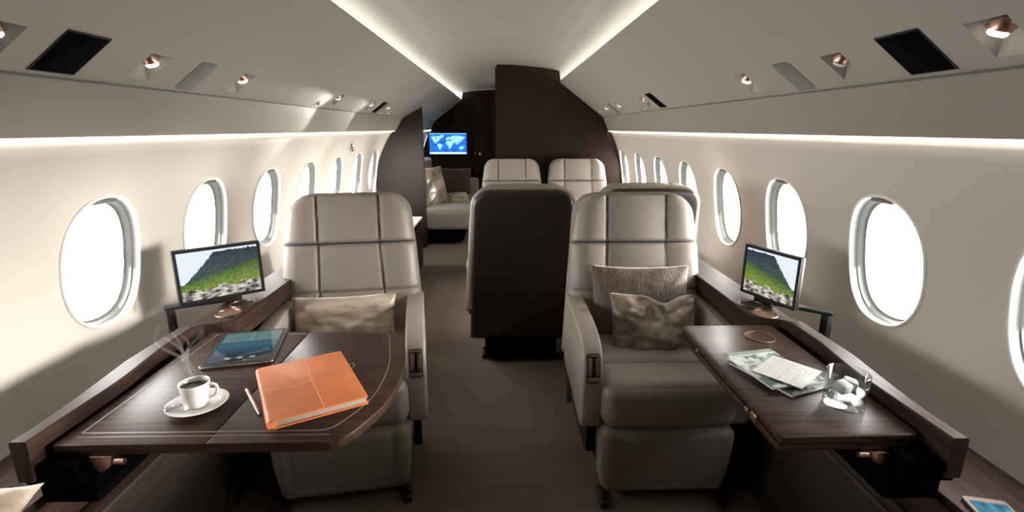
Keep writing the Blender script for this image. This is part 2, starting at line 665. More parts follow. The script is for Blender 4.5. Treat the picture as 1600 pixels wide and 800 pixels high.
# ------------------------------------------------------------ bulkheads
def hull(x):        # underside of everything overhead at half-width x (used for bulkhead outlines)
    x = abs(x)
    if x >= 1.014:
        return None
    if x >= .96:
        return 1.375 - (x - .96) * (.125 / .054)
    if x >= .55:
        return psu_z(x)
    pr = [(.66, 1.742), (.6, 1.765), (.45, 1.795), (.3, 1.812), (.15, 1.824), (0, 1.828)]
    for (xa, za), (xb, zb) in zip(pr, pr[1:]):
        if xb <= x <= xa:
            return za + (zb - za) * (xa - x) / (xa - xb)
def outline(xa, xb, n=60):
    """closed outline in x,z from inner edge xa to the hull at xb's side."""
    s = 1 if xb > xa else -1
    top = []
    for i in range(n + 1):
        x = xa + (s * 1.013 - xa) * i / n
        top.append((x, hull(x) - .003))
    top.append((s * 1.012, 1.245))
    side = [(s * (wx(z) - .006), z) for z in [1.24 - 1.23 * j / 14 for j in range(15)]]
    return [(xa, .002)] + top + side
bm = prism(outline(-.02, 1), 'y', 4.76, 4.80)
b = obj('partition', bm, 'wood_wall', smooth=False)
b.name = 'wall_back_right'
struct(b, 'dark wood bulkhead with sail shaped edge behind the rear seats')
bm = nbox((-.026, 4.78, .905), (.012, .05, 1.80), .003)
e = obj('trim_5', bm, 'wood_wall')
struct(e, 'dark edge trim of the right bulkhead')

# left bulkhead: swings back from the wall towards the aisle
bm = bmesh.new()
pts = outline(-.80, -1)
def yl(x):
    t = max(0, min(1, (abs(x) - .80) / (1.16 - .80)))
    return 5.40 - .62 * t ** 1.15
pl_ = [(x, z) for x, z in pts]
# build as strips: for columns of x, top z(x) and bottom z(x)
cols = []
nC = 26
for i in range(nC + 1):
    x = -.80 - (1.163 - .80) * i / nC
    ax = abs(x)
    if ax < 1.012:
        zt = hull(ax) - .006
    else:
        dz = R0 - .006
        zt = ZC + math.sqrt(max(0, dz * dz - ax * ax))
        zt = min(zt, 1.24)
    dz = R0 - .006
    zb = .002 if ax < math.sqrt(dz * dz - ZC * ZC) else ZC - math.sqrt(max(0, dz * dz - ax * ax))
    cols.append((x, zb, zt))
fa = [[bm.verts.new((x, yl(x) + d, z)) for (x, zb, zt) in cols for z in (zb, zt)] for d in (0, .04)]
for i in range(nC):
    a = 2 * i
    for F_ in fa:
        bm.faces.new((F_[a], F_[a + 2], F_[a + 3], F_[a + 1]))
    bm.faces.new((fa[0][a + 1], fa[0][a + 3], fa[1][a + 3], fa[1][a + 1]))
    bm.faces.new((fa[0][a], fa[0][a + 2], fa[1][a + 2], fa[1][a]))
bm.faces.new((fa[0][0], fa[0][1], fa[1][1], fa[1][0]))
bm.faces.new((fa[0][-2], fa[0][-1], fa[1][-1], fa[1][-2]))
struct(obj('wall_back_left', bm, 'wood_wall', angle=30), 'dark wood bulkhead beside the aisle on the left')

# far bulkhead with door
bm = prism(outline(.0, 1), 'y', Y1 - .02, Y1 + .02)
bm2 = prism(outline(.0, -1), 'y', Y1 - .02, Y1 + .02, bm=bm)
struct(obj('wall_far', bm, 'wood_wall', smooth=False), 'dark wood bulkhead at the far end of the cabin')
bm = nbox((-.12, Y1 - .035, .88), (.56, .022, 1.74), .004)
d = bpy.data.objects.new('door_1', None)
COL.objects.link(d)
d.location = (0, 0, 0)
struct(d, 'dark wood door in the far bulkhead')
obj('door_leaf', bm, 'wood_wall', d)
bm = lathe([(0, -.03), (.022, -.028), (.03, -.012), (.028, 0), (.012, .006), (.012, .02), (0, .02)], 24)
kn = obj('door_knob', bm, 'metal', d)
kn.rotation_euler = (-PI / 2, 0, 0)
kn.location = (-.287, Y1 - .066, .905)
obj('door_latch', nbox((-.37, Y1 - .052, .915), (.012, .012, .05), .003), 'metal', d)

# ------------------------------------------------------------ overhead fittings
def at_psu(o, s, y, x=XL_, off=0.0):
    o.matrix_world = side_frame(s, y, x, off)
    return o

WHERE = {
 (-1, .98): 'nearest the photo edge', (-1, 1.40): 'between the black square and the grey vent', (-1, 1.87): 'just past the grey vent',
 (-1, 2.93): 'on its own midway along the panel', (-1, 3.66): 'before the small black slot', (-1, 4.2): 'nearest the left wooden bulkhead',
 (1, .92): 'at the top right corner of the photo', (1, 1.34): 'between the grey vent and the black square', (1, 1.84): 'just past the grey vent',
 (1, 3.12): 'beside the small black slot', (1, 3.80): 'midway between black slot and bulkhead', (1, 4.25): 'nearest the right wooden bulkhead'}
for s, y, kind in LAMPS:
    side = 'left' if s < 0 else 'right'
    st = {0: 'unlit', 1: 'dim', 2: 'bright'}[kind]
    t = thing('reading_light', '%s copper reading light, %s overhead panel, %s' % (st, side, WHERE[(s, y)]), 'lamp', group='overhead reading lights')
    t.matrix_world = side_frame(s, y)
    tilt = Matrix.Rotation(math.radians(32), 4, 'X') @ Matrix.Rotation(math.radians(-24 * s), 4, 'Y')
    bm = lathe([(0, -.026), (.010, -.026), (.018, -.020), (.021, -.008), (.019, .002), (.012, .004), (0, .004)], 28)
    bmesh.ops.transform(bm, matrix=Matrix.Translation((0, .012, -.008)) @ tilt, verts=bm.verts)
    hd = obj('lamp_head', bm, 'copper', t)
    bm = lathe([(0, .0045), (.0155, .0045), (.0155, .009), (.012, .012), (0, .013)], 28)
    bmesh.ops.transform(bm, matrix=Matrix.Translation((0, .012, -.008)) @ tilt, verts=bm.verts)
    obj('lens', bm, 'bulb' if kind == 2 else ('bulb_dim' if kind == 1 else 'white'), t)
    for q in (-1, 1):
        obj('gimbal_pin', tube([(q * .026, .020, -.014), (q * .012, .015, -.010)], .0035, 8), 'copper', t)

for s, y, w in ((-1, 1.153, .108), (1, 1.108, .112), (-1, 3.92, .10), (1, 2.93, .10)):
    side = 'left' if s < 0 else 'right'
    far = y > 2
    t = thing('speaker_panel', '%s black square speaker cover in the overhead panel on the %s' % ('small looking distant' if far else 'large near', side), 'speaker', group='black overhead speaker covers')
    t.matrix_world = side_frame(s, y, .893, 0)
    obj('grille', nbox((0, 0, .0015), (w, .118, .004), .0012), 'black_matte', t)
    obj('bezel', nbox((0, 0, .0006), (w + .008, .126, .003), .001), 'black', t)
for s, y in ((-1, 1.612), (1, 1.565), (-1, 4.02), (1, 4.03)):
    side = 'left' if s < 0 else 'right'
    bm = prism(round_poly([(-.045, -.062), (.045, -.062), (.045, .062), (-.045, .062)], .018), 'z', -.001, .0012, .0004)
    o = obj('air_vent', bm, 'grey')
    tag(o, '%s grey rounded vent cover in the overhead panel on the %s' % ('distant' if y > 2 else 'near', side), 'vent', 'grey overhead vent covers')
    o.matrix_world = side_frame(s, y, .897, 0)
# small oxygen / gasper knobs
for s, y, x, w in ((-1, 2.72, .93, 'just before the lone lamp'), (-1, 4.40, .93, 'by the left bulkhead'), (1, 4.62, .90, 'by the right bulkhead'), (1, 3.28, .93, 'past the black slot')):
    bm = lathe([(0, .010), (.007, .010), (.009, .004), (.016, .002), (.017, 0), (.017, -.002), (0, -.002)], 24)
    o = obj('air_nozzle', bm, 'metal')
    tag(o, 'small round chrome air nozzle in the %s overhead panel, %s' % ('left' if s < 0 else 'right', w), 'air nozzle', 'overhead air nozzles')
    o.matrix_world = side_frame(s, y, x, 0)
for y, e_ in ((2.93, 20), (3.66, 10)):      # added spots imitate sun patches raking down the left panel and wall
    ld = bpy.data.lights.new('sun_patch_spot', 'SPOT')
    ld.energy = e_
    ld.spot_size = math.radians(46)
    ld.spot_blend = .5
    ld.shadow_soft_size = .012
    ld.color = (1, .95, .88)
    lo = bpy.data.objects.new('sun_patch_spot', ld)
    COL.objects.link(lo)
    lo.location = (-.80, y + .05, 1.40)
    lo.rotation_euler = Vector((-.24, -.72, -.15)).to_track_quat('-Z', 'Y').to_euler()
# chrome hook on the left wall above the windows
t = thing('coat_hook', 'small chrome coat hook high on the left wall above the distant windows', 'hook', (-1.083, 3.78, 1.135))
obj('plate', nbox((.004, 0, 0), (.006, .03, .06), .002), 'metal', t)
obj('hook', tube([(.006, 0, .012), (.022, 0, .004), (.026, 0, -.012), (.020, 0, -.026), (.012, 0, -.026)], .004, 10), 'metal', t)

# ------------------------------------------------------------ chairs
def halfw(z, W0, W1, za, zb, r):
    """half-width of a pad: W0 wide at za, W1 at zb, corner radius r at the top."""
    t = (z - za) / (zb - za)
    h = (W0 + (W1 - W0) * t) / 2
    if r and z > zb - r:
        d = z - (zb - r)
        h = h - r + math.sqrt(max(0, r * r - d * d))
    return h

def pad(za, zb, W0, W1, tf, tb, rtop=0, seams_v=(), seams_h=(), nu=84, nv=60, k=7, puff=.010, groove=.009, gw=.006, bend=0, botk=7, gback=None, wing=0):
    """upright cushion in local coords: x across, z up, front towards -y.  seams_v: functions z->x ; seams_h: z values."""
    bm = bmesh.new()
    fr, bk = [], []
    def cl(t):     # cluster samples towards the ends
        return .5 - .5 * math.cos(PI * t)
    for j in range(nv + 1):
        tv = j / nv
        v = .35 * cl(tv) + .65 * tv
        z = za + (zb - za) * v
        h = max(halfw(z, W0, W1, za, zb, rtop), 1e-4)
        rf, rb = [], []
        for i in range(nu + 1):
            tu = i / nu
            u = (.35 * cl(tu) + .65 * tu) * 2 - 1
            x = u * h
            Eu = (1 - abs(u) ** k) ** .5 if abs(u) < 1 else 0
            vv = 2 * v - 1
            Ev = (1 - abs(vv) ** (k * 3.5)) ** .5 if abs(vv) < 1 else 0
            E = Eu * Ev
            d = tf * E
            # panels bulge a little between their seams
            g = 0
            for fn in seams_v:
                dx = x - fn(z)
                g = max(g, math.exp(-(dx / gw) ** 2))
                d += 0
            for zs in seams_h:
                g = max(g, math.exp(-((z - zs) / gw) ** 2))
            sx = [-h] + [fn(z) for fn in seams_v] + [h]
            for a, b in zip(sx, sx[1:]):
                if a <= x <= b and b > a:
                    q = (x - a) / (b - a)
                    d += puff * (4 * q * (1 - q)) ** .6 * E
                    break
            d -= groove * g * min(1, E * 1.5)
            d += wing * (abs(u) ** 4) * E
            off = bend * (z - za) ** 2
            rf.append(bm.verts.new((x, -d + off, z)))
            if 0 < i < nu and 0 < j < nv:
                gb = 0
                if gback:
                    for zs in gback:
                        gb = max(gb, math.exp(-((z - zs) / .004) ** 2))
                rb.append(bm.verts.new((x, tb * E - .004 * gb + off, z)))
            else:
                rb.append(rf[-1])
        fr.append(rf)
        bk.append(rb)
    for j in range(nv):
        for i in range(nu):
            bm.faces.new((fr[j][i], fr[j][i + 1], fr[j + 1][i + 1], fr[j + 1][i]))
            q = [bk[j][i], bk[j + 1][i], bk[j + 1][i + 1], bk[j][i + 1]]
            try:
                bm.faces.new(q)
            except ValueError:
                pass
    return bm

def seat_block(w, y0, y1, z0, z1, r, crown=.012, groove_x=(), n=48, seam_y=None, cuts=44):
    """rounded seat cushion with a crowned top."""
    bm = bmesh.new()
    box(bm, (0, (y0 + y1) / 2, (z0 + z1) / 2), (w, y1 - y0, z1 - z0), 0)
    bmesh.ops.subdivide_edges(bm, edges=bm.edges[:], cuts=cuts, use_grid_fill=True)
    cx, cy, cz = 0, (y0 + y1) / 2, (z0 + z1) / 2
    hx, hy, hz = w / 2, (y1 - y0) / 2, (z1 - z0) / 2
    for v in bm.verts:
        p = v.co - Vector((cx, cy, cz))
        q = Vector((max(-hx + r, min(hx - r, p.x)), max(-hy + r, min(hy - r, p.y)), max(-hz + r, min(hz - r, p.z))))
        d = p - q
        if d.length > 1e-7:
            d = d.normalized() * r
        np_ = q + d
        if p.z > 0:
            np_.z += crown * (1 - (p.x / hx) ** 2) * (1 - (p.y / hy) ** 4) * (p.z / hz)
        for gx in groove_x:
            if p.z > 0:
                np_.z -= .006 * math.exp(-((p.x - gx) / .006) ** 2) * (p.z / hz)
        if p.y < 0:
            np_.y -= crown * .8 * (1 - (p.x / hx) ** 2) * (1 - (p.z / hz) ** 4) * (-p.y / hy)
        v.co = np_ + Vector((cx, cy, cz))
    return bm

def tilt_bm(bm, ang, z0, y0):
    m = Matrix.Translation((0, y0, z0)) @ Matrix.Rotation(ang, 4, 'X') @ Matrix.Translation((0, 0, -z0))
    bmesh.ops.transform(bm, matrix=m, verts=bm.verts)
    return bm

def make_chair(name, label, group=None):
    """faces -Y.  local origin: floor, centre of the seat's width, y=0 at the front of the cushion."""
    t = thing(name, label, 'armchair', group=group)
    # pedestal and rails
    bm = prism(round_poly([(-.20, .10), (.20, .10), (.20, .50), (-.20, .50)], .03), 'z', .03, .30, .006)
    obj('pedestal', bm, 'black_matte', t)
    for sx in (-1, 1):
        for yy in (.045, .40):
            bm = nbox((sx * .205, yy, .014), (.032, .10, .028), .008)
            lathe([(0, .012), (.010, .010), (.013, 0), (.013, -.012)], 14, (sx * .205, yy - .028, .030), bm)
            obj('floor_fitting', bm, 'dark_metal', t)
    # front skirt / leg rest
    bm = seat_block(.458, .004, .13, .036, .294, .030, .008)
    for v in bm.verts:
        q = (.294 - v.co.z) / .244
        v.co.x *= 1 - .07 * q * q
        v.co.y += .022 * q * q
        if v.co.y < .08:                      # sewn panel lines
            g = max(math.exp(-((abs(v.co.x) - .165) / .006) ** 2), math.exp(-((v.co.z - .085) / .006) ** 2) if abs(v.co.x) < .165 else 0)
            v.co.y += .005 * g
    obj('leg_rest', bm, 'leather', t, angle=80)
    # seat cushion: a front roll and the seat behind it
    obj('seat', seat_block(.452, 0, .20, .298, .462, .045, .006), 'leather', t, angle=80)
    obj('seat_cushion', seat_block(.452, .195, .56, .30, .468, .028, .008), 'leather', t, angle=80)
    # back
    A = -math.radians(13)
    yb = .53
    lean = lambda bm: tilt_bm(bm, A, .44, yb)
    sv = (lambda z: -.122 - .02 * max(0, .80 - z) - .0, lambda z: .122 + .05 * max(0, .80 - z))
    bm = pad(.40, .815, .585, .535, .062, .03, 0, seams_v=sv, seams_h=(.615,), k=10, puff=.014, groove=.013, gw=.0042, wing=.012)
    obj('backrest', lean(bm), 'leather', t, angle=80)
    bm = pad(.8135, 1.012, .535, .480, .066, .03, .085, seams_v=(lambda z: -.122, lambda z: .122), k=9, puff=.016, groove=.013, gw=.0042, nv=44, wing=.006)
    obj('headrest', lean(bm), 'leather', t, angle=80)
    # dark shell behind with a pale edge
    bm = pad(.34, 1.030, .60, .492, .030, .022, .09, k=14, puff=0, groove=0, nv=50, nu=40)
    bmesh.ops.translate(bm, vec=(0, .045, 0), verts=bm.verts)
    obj('back_edge', lean(bm), 'leather_light', t, angle=60)
    bm = pad(.13, 1.025, .565, .474, .012, .026, .085, k=16, puff=0, groove=0, nv=110, nu=40, gback=(.37, .21))
    bmesh.ops.translate(bm, vec=(0, .066, 0), verts=bm.verts)
    for v in bm.verts:       # hangs straight down below the seat
        if v.co.z < .42:
            v.co.y -= (.42 - v.co.z) * .23
    obj('back_shell', lean(bm), 'brown_leather', t, angle=60)
    # armrests
    for sx in (-1, 1):
        prof = [(.56, .60), (.50, .603), (.30, .600), (.17, .592), (.105, .572), (.068, .535), (.052, .485), (.050, .42), (.052, .285), (.10, .262), (.54, .30), (.565, .40)]
        pp = round_poly(prof, .03, 4)
        bm = prism(pp, 'x', sx * .255 - .034, sx * .255 + .034, .011, 3)
        a = obj('armrest', bm, 'leather_light', t, angle=50)
        # control insert on the front curve
        m = Matrix.Translation((sx * .255, .060, .500)) @ Matrix.Rotation(math.radians(-12), 4, 'X')
        bm = nbox((0, 0, 0), (.044, .018, .098), .007, 2)
        bmesh.ops.transform(bm, matrix=m, verts=bm.verts)
        c = obj('control_plate', bm, 'black', a)
        bm = bmesh.new()
        box(bm, (-.011, -.010, .006), (.012, .008, .062), .003)
        box(bm, (.011, -.010, .006), (.012, .008, .062), .003)
        box(bm, (0, -.012, -.035), (.036, .012, .015), .004)
        box(bm, (0, -.010, .043), (.034, .006, .006), .002)
        bmesh.ops.transform(bm, matrix=m, verts=bm.verts)
        obj('release_lever', bm, 'copper', a)
        # lower side skirt, dark
        bm = prism(round_poly([(.10, .15), (.50, .15), (.50, .285), (.09, .285)], .02), 'x', sx * .248 - .014, sx * .248 + .014, .004)
        obj('side_skirt', bm, 'black', t)
    return t

chair = make_chair('cabin_armchair', 'greige leather armchair on the right holding the brown and bronze cushions')
chair.location = (.576, 1.445, 0)
c2 = copy_tree(chair)
tag(c2, 'greige leather armchair on the left behind the table with the coffee cup', 'armchair')
c2.location = (-.515, 1.455, 0)
c2.rotation_euler = (0, 0, math.radians(9))
def placed(x, y, rz, label, group):
    c = copy_tree(chair)
    tag(c, label, 'armchair', group)
    c.location = (x, y, 0)
    c.rotation_euler = (0, 0, rz)
    return c
G = 'armchairs of the rear conference group'
placed(.125, 3.06, PI, 'dark backed armchair turned away beside the aisle, its whole brown shell in view', G)
placed(.735, 3.09, PI, 'armchair turned away, only its top showing above the right front armchair', G)
placed(.115, 3.95, 0, 'far armchair facing us by the aisle, left of the pair before the bulkhead', G)
placed(.708, 3.95, 0, 'far armchair facing us nearer the right windows, right of the pair before the bulkhead', G)

G2 = 'unseen near armchairs added to block light'  # added out of view to keep light off the facing chair fronts
placed(-.585, .80, PI, 'unseen near armchair on the left facing the coffee table, added to block light', G2)
placed(.585, .80, PI, 'unseen near armchair on the right facing the folded table, added to block light', G2)
# ------------------------------------------------------------ side cabinets, ledges
def wall_pts(za, zb, n, s, gap=.006):
    return [(s * (wx(za + (zb - za) * i / n) - gap), za + (zb - za) * i / n) for i in range(n + 1)]
def side_cabinet(s, y1, side):
    t = thing('side_cabinet', 'low dark side cabinet with a wood shelf running below the %s windows' % side, 'cabinet')
    pts = [(s * .912, .002), (s * .912, .40), (s * .918, .408), (s * .955, .408), (s * .955, .502)] + wall_pts(.502, .004, 8, s)
    obj('body', prism(pts, 'y', Y0, y1), 'panel_leather', t, smooth=False)
    pts = [(s * .948, .503), (s * .945, .512), (s * .948, .522), (s * (wx(.522) - .006), .522), (s * (wx(.503) - .006), .503)]
    obj('shelf', prism(pts, 'y', Y0, y1), 'wood_long', t, smooth=False)
    pts = [(s * .912, .4085), (s * .906, .414), (s * .906, .419), (s * .912, .423), (s * .947, .423), (s * .947, .4085)]
    obj('ledge', prism(pts, 'y', Y0, y1), 'wood_long', t, smooth=False)
    pts = [(s * .9465, .425), (s * .9465, .502), (s * .953, .502), (s * .953, .425)]
    obj('fascia', prism(pts, 'y', Y0, y1), 'wood_long', t, smooth=False)
    return t
side_cabinet(-1, 2.60, 'left')
side_cabinet(1, 2.44, 'right')

def ledge(s, side, cups):
    t = thing('arm_ledge', 'raised dark wood ledge with cup holders between the table and the %s windows' % side, 'ledge')
    YA, YB = (.84 if s < 0 else .815), (2.55 if s < 0 else 2.40)
    # outer rail that bulges beside the table and widens behind it
    def xo(y):
        return .908 + .030 * max(0, min(1, (y - .90) / .28)) ** 1.3
    def xi(y):
        if y < 1.44:
            q = max(0, min(1, (y - 1.05) / .25))
            return .874 + .022 * q * q * (3 - 2 * q)
        q = min(1, (y - 1.44) / .05)
        return .896 - .078 * q * q * (3 - 2 * q)
    ys = [YA + (YB - YA) * i / 110 for i in range(111)]
    bm = bmesh.new()
    rings = []
    for y in ys:
        a, b = xi(y), xo(y)
        zt = .700 if y < 1.40 else .700 - .012 * min(1, (y - 1.40) / .06)
        c = .004
        sec = [(a, zt - c), (a + c, zt), (b - c, zt), (b, zt - c), (b, .612), (a + .006, .612)]
        # the near end is undercut
        rings.append([bm.verts.new((s * x, y, z)) for x, z in sec])
    for A, B in zip(rings, rings[1:]):
        for k_ in range(6):
            bm.faces.new((A[k_], A[(k_ + 1) % 6], B[(k_ + 1) % 6], B[k_]))
    bm.faces.new(rings[0])
    bm.faces.new(rings[-1])
    obj('rail', bm, 'wood_long', t, angle=30)
    # the dark bin below it that holds the folding table, its near end raked back
    A = [(.806, YA + .006, .644), (.872, YA + .006, .644), (.872, YA + .006, .611), (.905, YA + .006, .611), (.905, YA + .012, .597), (.806, YA + .012, .597)]
    bm = bmesh.new()
    v0 = [bm.verts.new((s * x, y, z)) for x, y, z in A]
    v1 = [bm.verts.new((s * x, 1.435, z)) for x, y, z in A]
    bm.faces.new(v0)
    bm.faces.new(v1)
    for i in range(6):
        bm.faces.new((v0[i], v0[(i + 1) % 6], v1[(i + 1) % 6], v1[i]))
    obj('bin', bm, 'black_matte', t, smooth=False)
    obj('bin_foot', nbox((s * .868, (YA + .05 + 1.435) / 2, .560), (.112, 1.385 - YA, .072), .002), 'black_matte', t)
    obj('support', nbox((s * .917, (1.436 + YB) / 2, .5675), (.062, YB - 1.436, .087), .002), 'wood_long', t)
    for cy, filled in cups:
        cx = s * .868
        h = obj('cup_holder', tube(circle_pts((cx, cy, .6895), .038, 40), .0030, 8, closed=True), 'copper_dark', t)
        obj('cup_well', lathe([(0, .0005), (.036, .0005), (.036, -.001), (0, -.001)], 36, (cx, cy, .6885)), 'copper' if filled else 'black', h)
    return t
ledge(-1, 'left', ((1.545, True), (1.635, False)))
ledge(1, 'right', ((1.50, True), (1.59, False)))

# pale topped credenza on the left beyond the first chair
t = thing('credenza', 'low credenza with a pale top beside the aisle before the left bulkhead', 'cabinet')
pts = [(-.735, .002), (-.735, .452)] + wall_pts(.452, .004, 8, -1)
obj('body', prism(pts, 'y', 2.62, 4.62), 'wood_wall', t, smooth=False)
pts = [(-.722, .4535), (-.722, .472), (-(wx(.472) - .008), .472), (-(wx(.4535) - .008), .4535)]
obj('worktop', prism(pts, 'y', 2.61, 4.64), 'white', t, smooth=False)
for a in (2.66, 3.31, 3.96):
    dr = obj('door', nbox((-.729, a + .31, .235), (.014, .62, .40), .004), 'wood_wall', t)
    obj('handle', nbox((-.719, a + .55, .36), (.010, .012, .07), .003), 'dark_metal', dr)

# ------------------------------------------------------------ tables
TZ = .670
t = thing('folding_table', 'large unfolded dark wood table on the left with pale inlay lines', 'table')
J = -.566
left_leaf = [(-.862, .872), (J - .0008, .872), (J - .0008, 1.43), (-.862, 1.43)]
obj('table_leaf', prism(round_poly(left_leaf, [.006, 0, 0, .006]), 'z', TZ - .022, TZ, .0025), 'wood', t, angle=30)
right_leaf = round_poly([(J + .0008, .872), (-.300, .872), (-.236, 1.02), (-.232, 1.22), (-.285, 1.43), (J + .0008, 1.43)], [0, .05, .12, .12, .05, 0], 8)
obj('table_leaf', prism(right_leaf, 'z', TZ - .022, TZ, .0025), 'wood', t, angle=30)
def ribbon(pts, w, z0, z1, closed=True):
    bm = bmesh.new()
    n = len(pts)
    P = [Vector(p) for p in pts]
    ins, outs = [], []
    for i in range(n):
        a = P[i - 1] if (i > 0 or closed) else P[i]
        b = P[(i + 1) % n] if (i < n - 1 or closed) else P[i]
        d = (b - a).normalized()
        nn = Vector((-d.y, d.x)) * w / 2
        ins.append(P[i] + nn)
        outs.append(P[i] - nn)
    rings = [[bm.verts.new((q.x, q.y, z)) for q, z in ((ins[i], z0), (ins[i], z1), (outs[i], z1), (outs[i], z0))] for i in range(n)]
    m = n if closed else n - 1
    for i in range(m):
        A, B = rings[i], rings[(i + 1) % n]
        for k_ in range(4):
            bm.faces.new((A[k_], B[k_], B[(k_ + 1) % 4], A[(k_ + 1) % 4]))
    if not closed:
        bm.faces.new(rings[0])
        bm.faces.new(rings[-1])
    return bm
inl = round_poly([(-.835, .912), (-.334, .912), (-.276, 1.03), (-.272, 1.20), (-.322, 1.415), (-.835, 1.415)], [.004, .03, .1, .1, .02, .004], 8)
obj('inlay_line', ribbon(inl, .0024, TZ - .002, TZ + .0005), 'inlay', t, smooth=False)
obj('inlay_line', ribbon([(-.835, .898), (-.33, .898)], .0016, TZ - .002, TZ + .0004, False), 'inlay', t, smooth=False)
for hx, c in ((-.770, 1),):
    bm = prism([(hx - .022, .646), (hx + .022, .646), (hx + .016, .624), (hx - .006, .608), (hx - .018, .622)], 'y', .868, .90, .002)
    h = obj('hinge', bm, 'copper', t)
    obj('hinge_pin', tube([(hx + .030, .866, .638), (hx + .048, .866, .638)], .006, 12), 'copper', h)
# slide rails that carry the leaf out of the ledge
for y in (.93, 1.36):
    obj('slide_rail', nbox((-.72, y, .640), (.30, .03, .014), .002), 'black', t)

t = thing('folding_table', 'narrow folded dark wood table on the right with the magazines and tumbler', 'table')
ol = [(.578, .868), (.862, .872), (.868, .90), (.868, 1.455), (.590, 1.455), (.578, 1.43)]
obj('table_leaf', prism(round_poly(ol, [.008, .012, 0, .006, .02, 0], 5), 'z', TZ - .016, TZ, .003), 'wood', t, angle=30)
obj('table_leaf', prism(round_poly([(x - .002 if x < .6 else x - .0, y + .004) for x, y in ol], [.008, .012, 0, .006, .02, 0], 5), 'z', TZ - .035, TZ - .0185, .003), 'wood', t, angle=30)
bm = nbox((.5765, .972, TZ - .019), (.008, .026, .020), .003)
box(bm, (.5765, 1.005, TZ - .021), (.008, .016, .012), .003)
obj('latch', bm, 'copper', t)
obj('latch', nbox((.577, 1.30, TZ - .014), (.007, .012, .010), .002), 'copper', t)
obj('finger_ring', tube(circle_pts((.786, 1.362, TZ + .0008), .041, 44), .0020, 8, closed=True), 'copper_dark', t)
hx = .790
bm = prism([(hx - .022, .633), (hx + .022, .633), (hx + .018, .612), (hx + .004, .602), (hx - .016, .614)], 'y', .866, .90, .002)
h = obj('hinge', bm, 'copper', t)
obj('hinge_pin', tube([(hx - .050, .866, .630), (hx - .030, .866, .630)], .006, 12), 'copper', h)
for y in (.93, 1.36):
    obj('slide_rail', nbox((.74, y, .627), (.24, .03, .014), .002), 'black', t)

# ------------------------------------------------------------ monitors
def hill(u, v):
    """white sky on the left, dark mountain, green slope, pale rocks in front."""
    n1 = noise.noise(Vector((u * 6, v * 6, .3)))
    n2 = noise.noise(Vector((u * 22, v * 26, 4.1)))
    n3 = noise.noise(Vector((u * 60, v * 60, 8.1)))
    ridge = .36 + .60 * min(1, max(0, (u - .05) / .40)) ** 1.1 + .03 * n2
    grass_top = .34 + .36 * u + .04 * n1
    rock = .17 + .10 * u + .10 * n2 + .03 * math.sin(u * 17)
    if v < rock:
        n4 = noise.noise(Vector((u * 14, v * 22, 5.5)))
        g = .42 + .9 * n4 + .35 * n2 + .3 * n3
        g = max(.05, min(.95, g))
        return (g * .85, g * .78, g * .70)
    if v > ridge:
        return (.85, .92, 1.0)
    if v < grass_top:
        k_ = max(0, min(1, (v - rock) / max(.05, grass_top - rock)))
        a, b = lin(132, 152, 62), lin(66, 100, 56)
        c = [a[i] * (1 - k_) + b[i] * k_ for i in range(3)]
        m_ = 1 + .5 * n3 + .4 * n2
        return tuple(max(0, x * m_) for x in c)
    a, b = lin(66, 82, 78), lin(42, 50, 74)
    k_ = max(0, min(1, (v - .6) * 2.5))
    m_ = 1 + .6 * n2
    return tuple(max(0, (a[i] * (1 - k_) + b[i] * k_) * m_) for i in range(3))

def monitor(loc, ang, w, h, fn, label, post, fl):
    t = thing('swing_monitor', label, 'monitor', loc, ang)
    obj('casing', nbox((0, .008, 0), (w, .018, h), .005, 2), 'black', t)
    bz = .011
    bm = bmesh.new()
    for c, s_ in (((0, -.002, h / 2 - bz / 2), (w - .002, .006, bz)), ((0, -.002, -h / 2 + bz / 2), (w - .002, .006, bz)),
                  ((w / 2 - bz / 2 - .0005, -.002, 0), (bz, .006, h - .004)), ((-w / 2 + bz / 2 + .0005, -.002, 0), (bz, .006, h - .004))):
        box(bm, c, s_, .0015, 1)
    obj('bezel', bm, 'black', t)
    sc = pic_grid('screen', w - 2 * bz, h - 2 * bz, 110, 76, fn, 'screen', t)
    sc.location = (0, -.0025, 0)
    # arm: from the post at the wall side, under the screen
    inv = (Matrix.Translation(loc) @ Matrix.Rotation(ang, 4, 'Z')).inverted()
    p = inv @ Vector(post)
    zb = -h / 2 - .010
    p1 = Vector((p.x, p.y, zb))
    mid = Vector((.02 * fl, .012, zb))
    d = (mid - p1)
    L = d.length
    m = Matrix.Translation((p1 + mid) / 2) @ Matrix.Rotation(math.atan2(d.y, d.x), 4, 'Z')
    bm = nbox((0, 0, 0), (L + .03, .030, .013), .004)
    bmesh.ops.transform(bm, matrix=m, verts=bm.verts)
    obj('arm', bm, 'black', t)
    obj('mount', nbox((.02 * fl, .012, -h / 2 - .004), (.07, .022, .02), .003), 'black', t)
    obj('post', nbox((p.x, p.y, (zb - .006 + p.z) / 2), (.026, .026, zb - .006 - p.z), .004), 'black', t)
monitor((-.935, 1.650, .797), math.radians(39), .262, .186, hill, 'left black monitor on a swing arm showing a green hillside', (-1.085, 1.59, .5225), 1)
monitor((.922, 1.595, .790), math.radians(-70), .225, .176, lambda u, v: hill(1 - u, v), 'right black monitor on a swing arm showing a green hillside', (1.075, 1.50, .5225), -1)

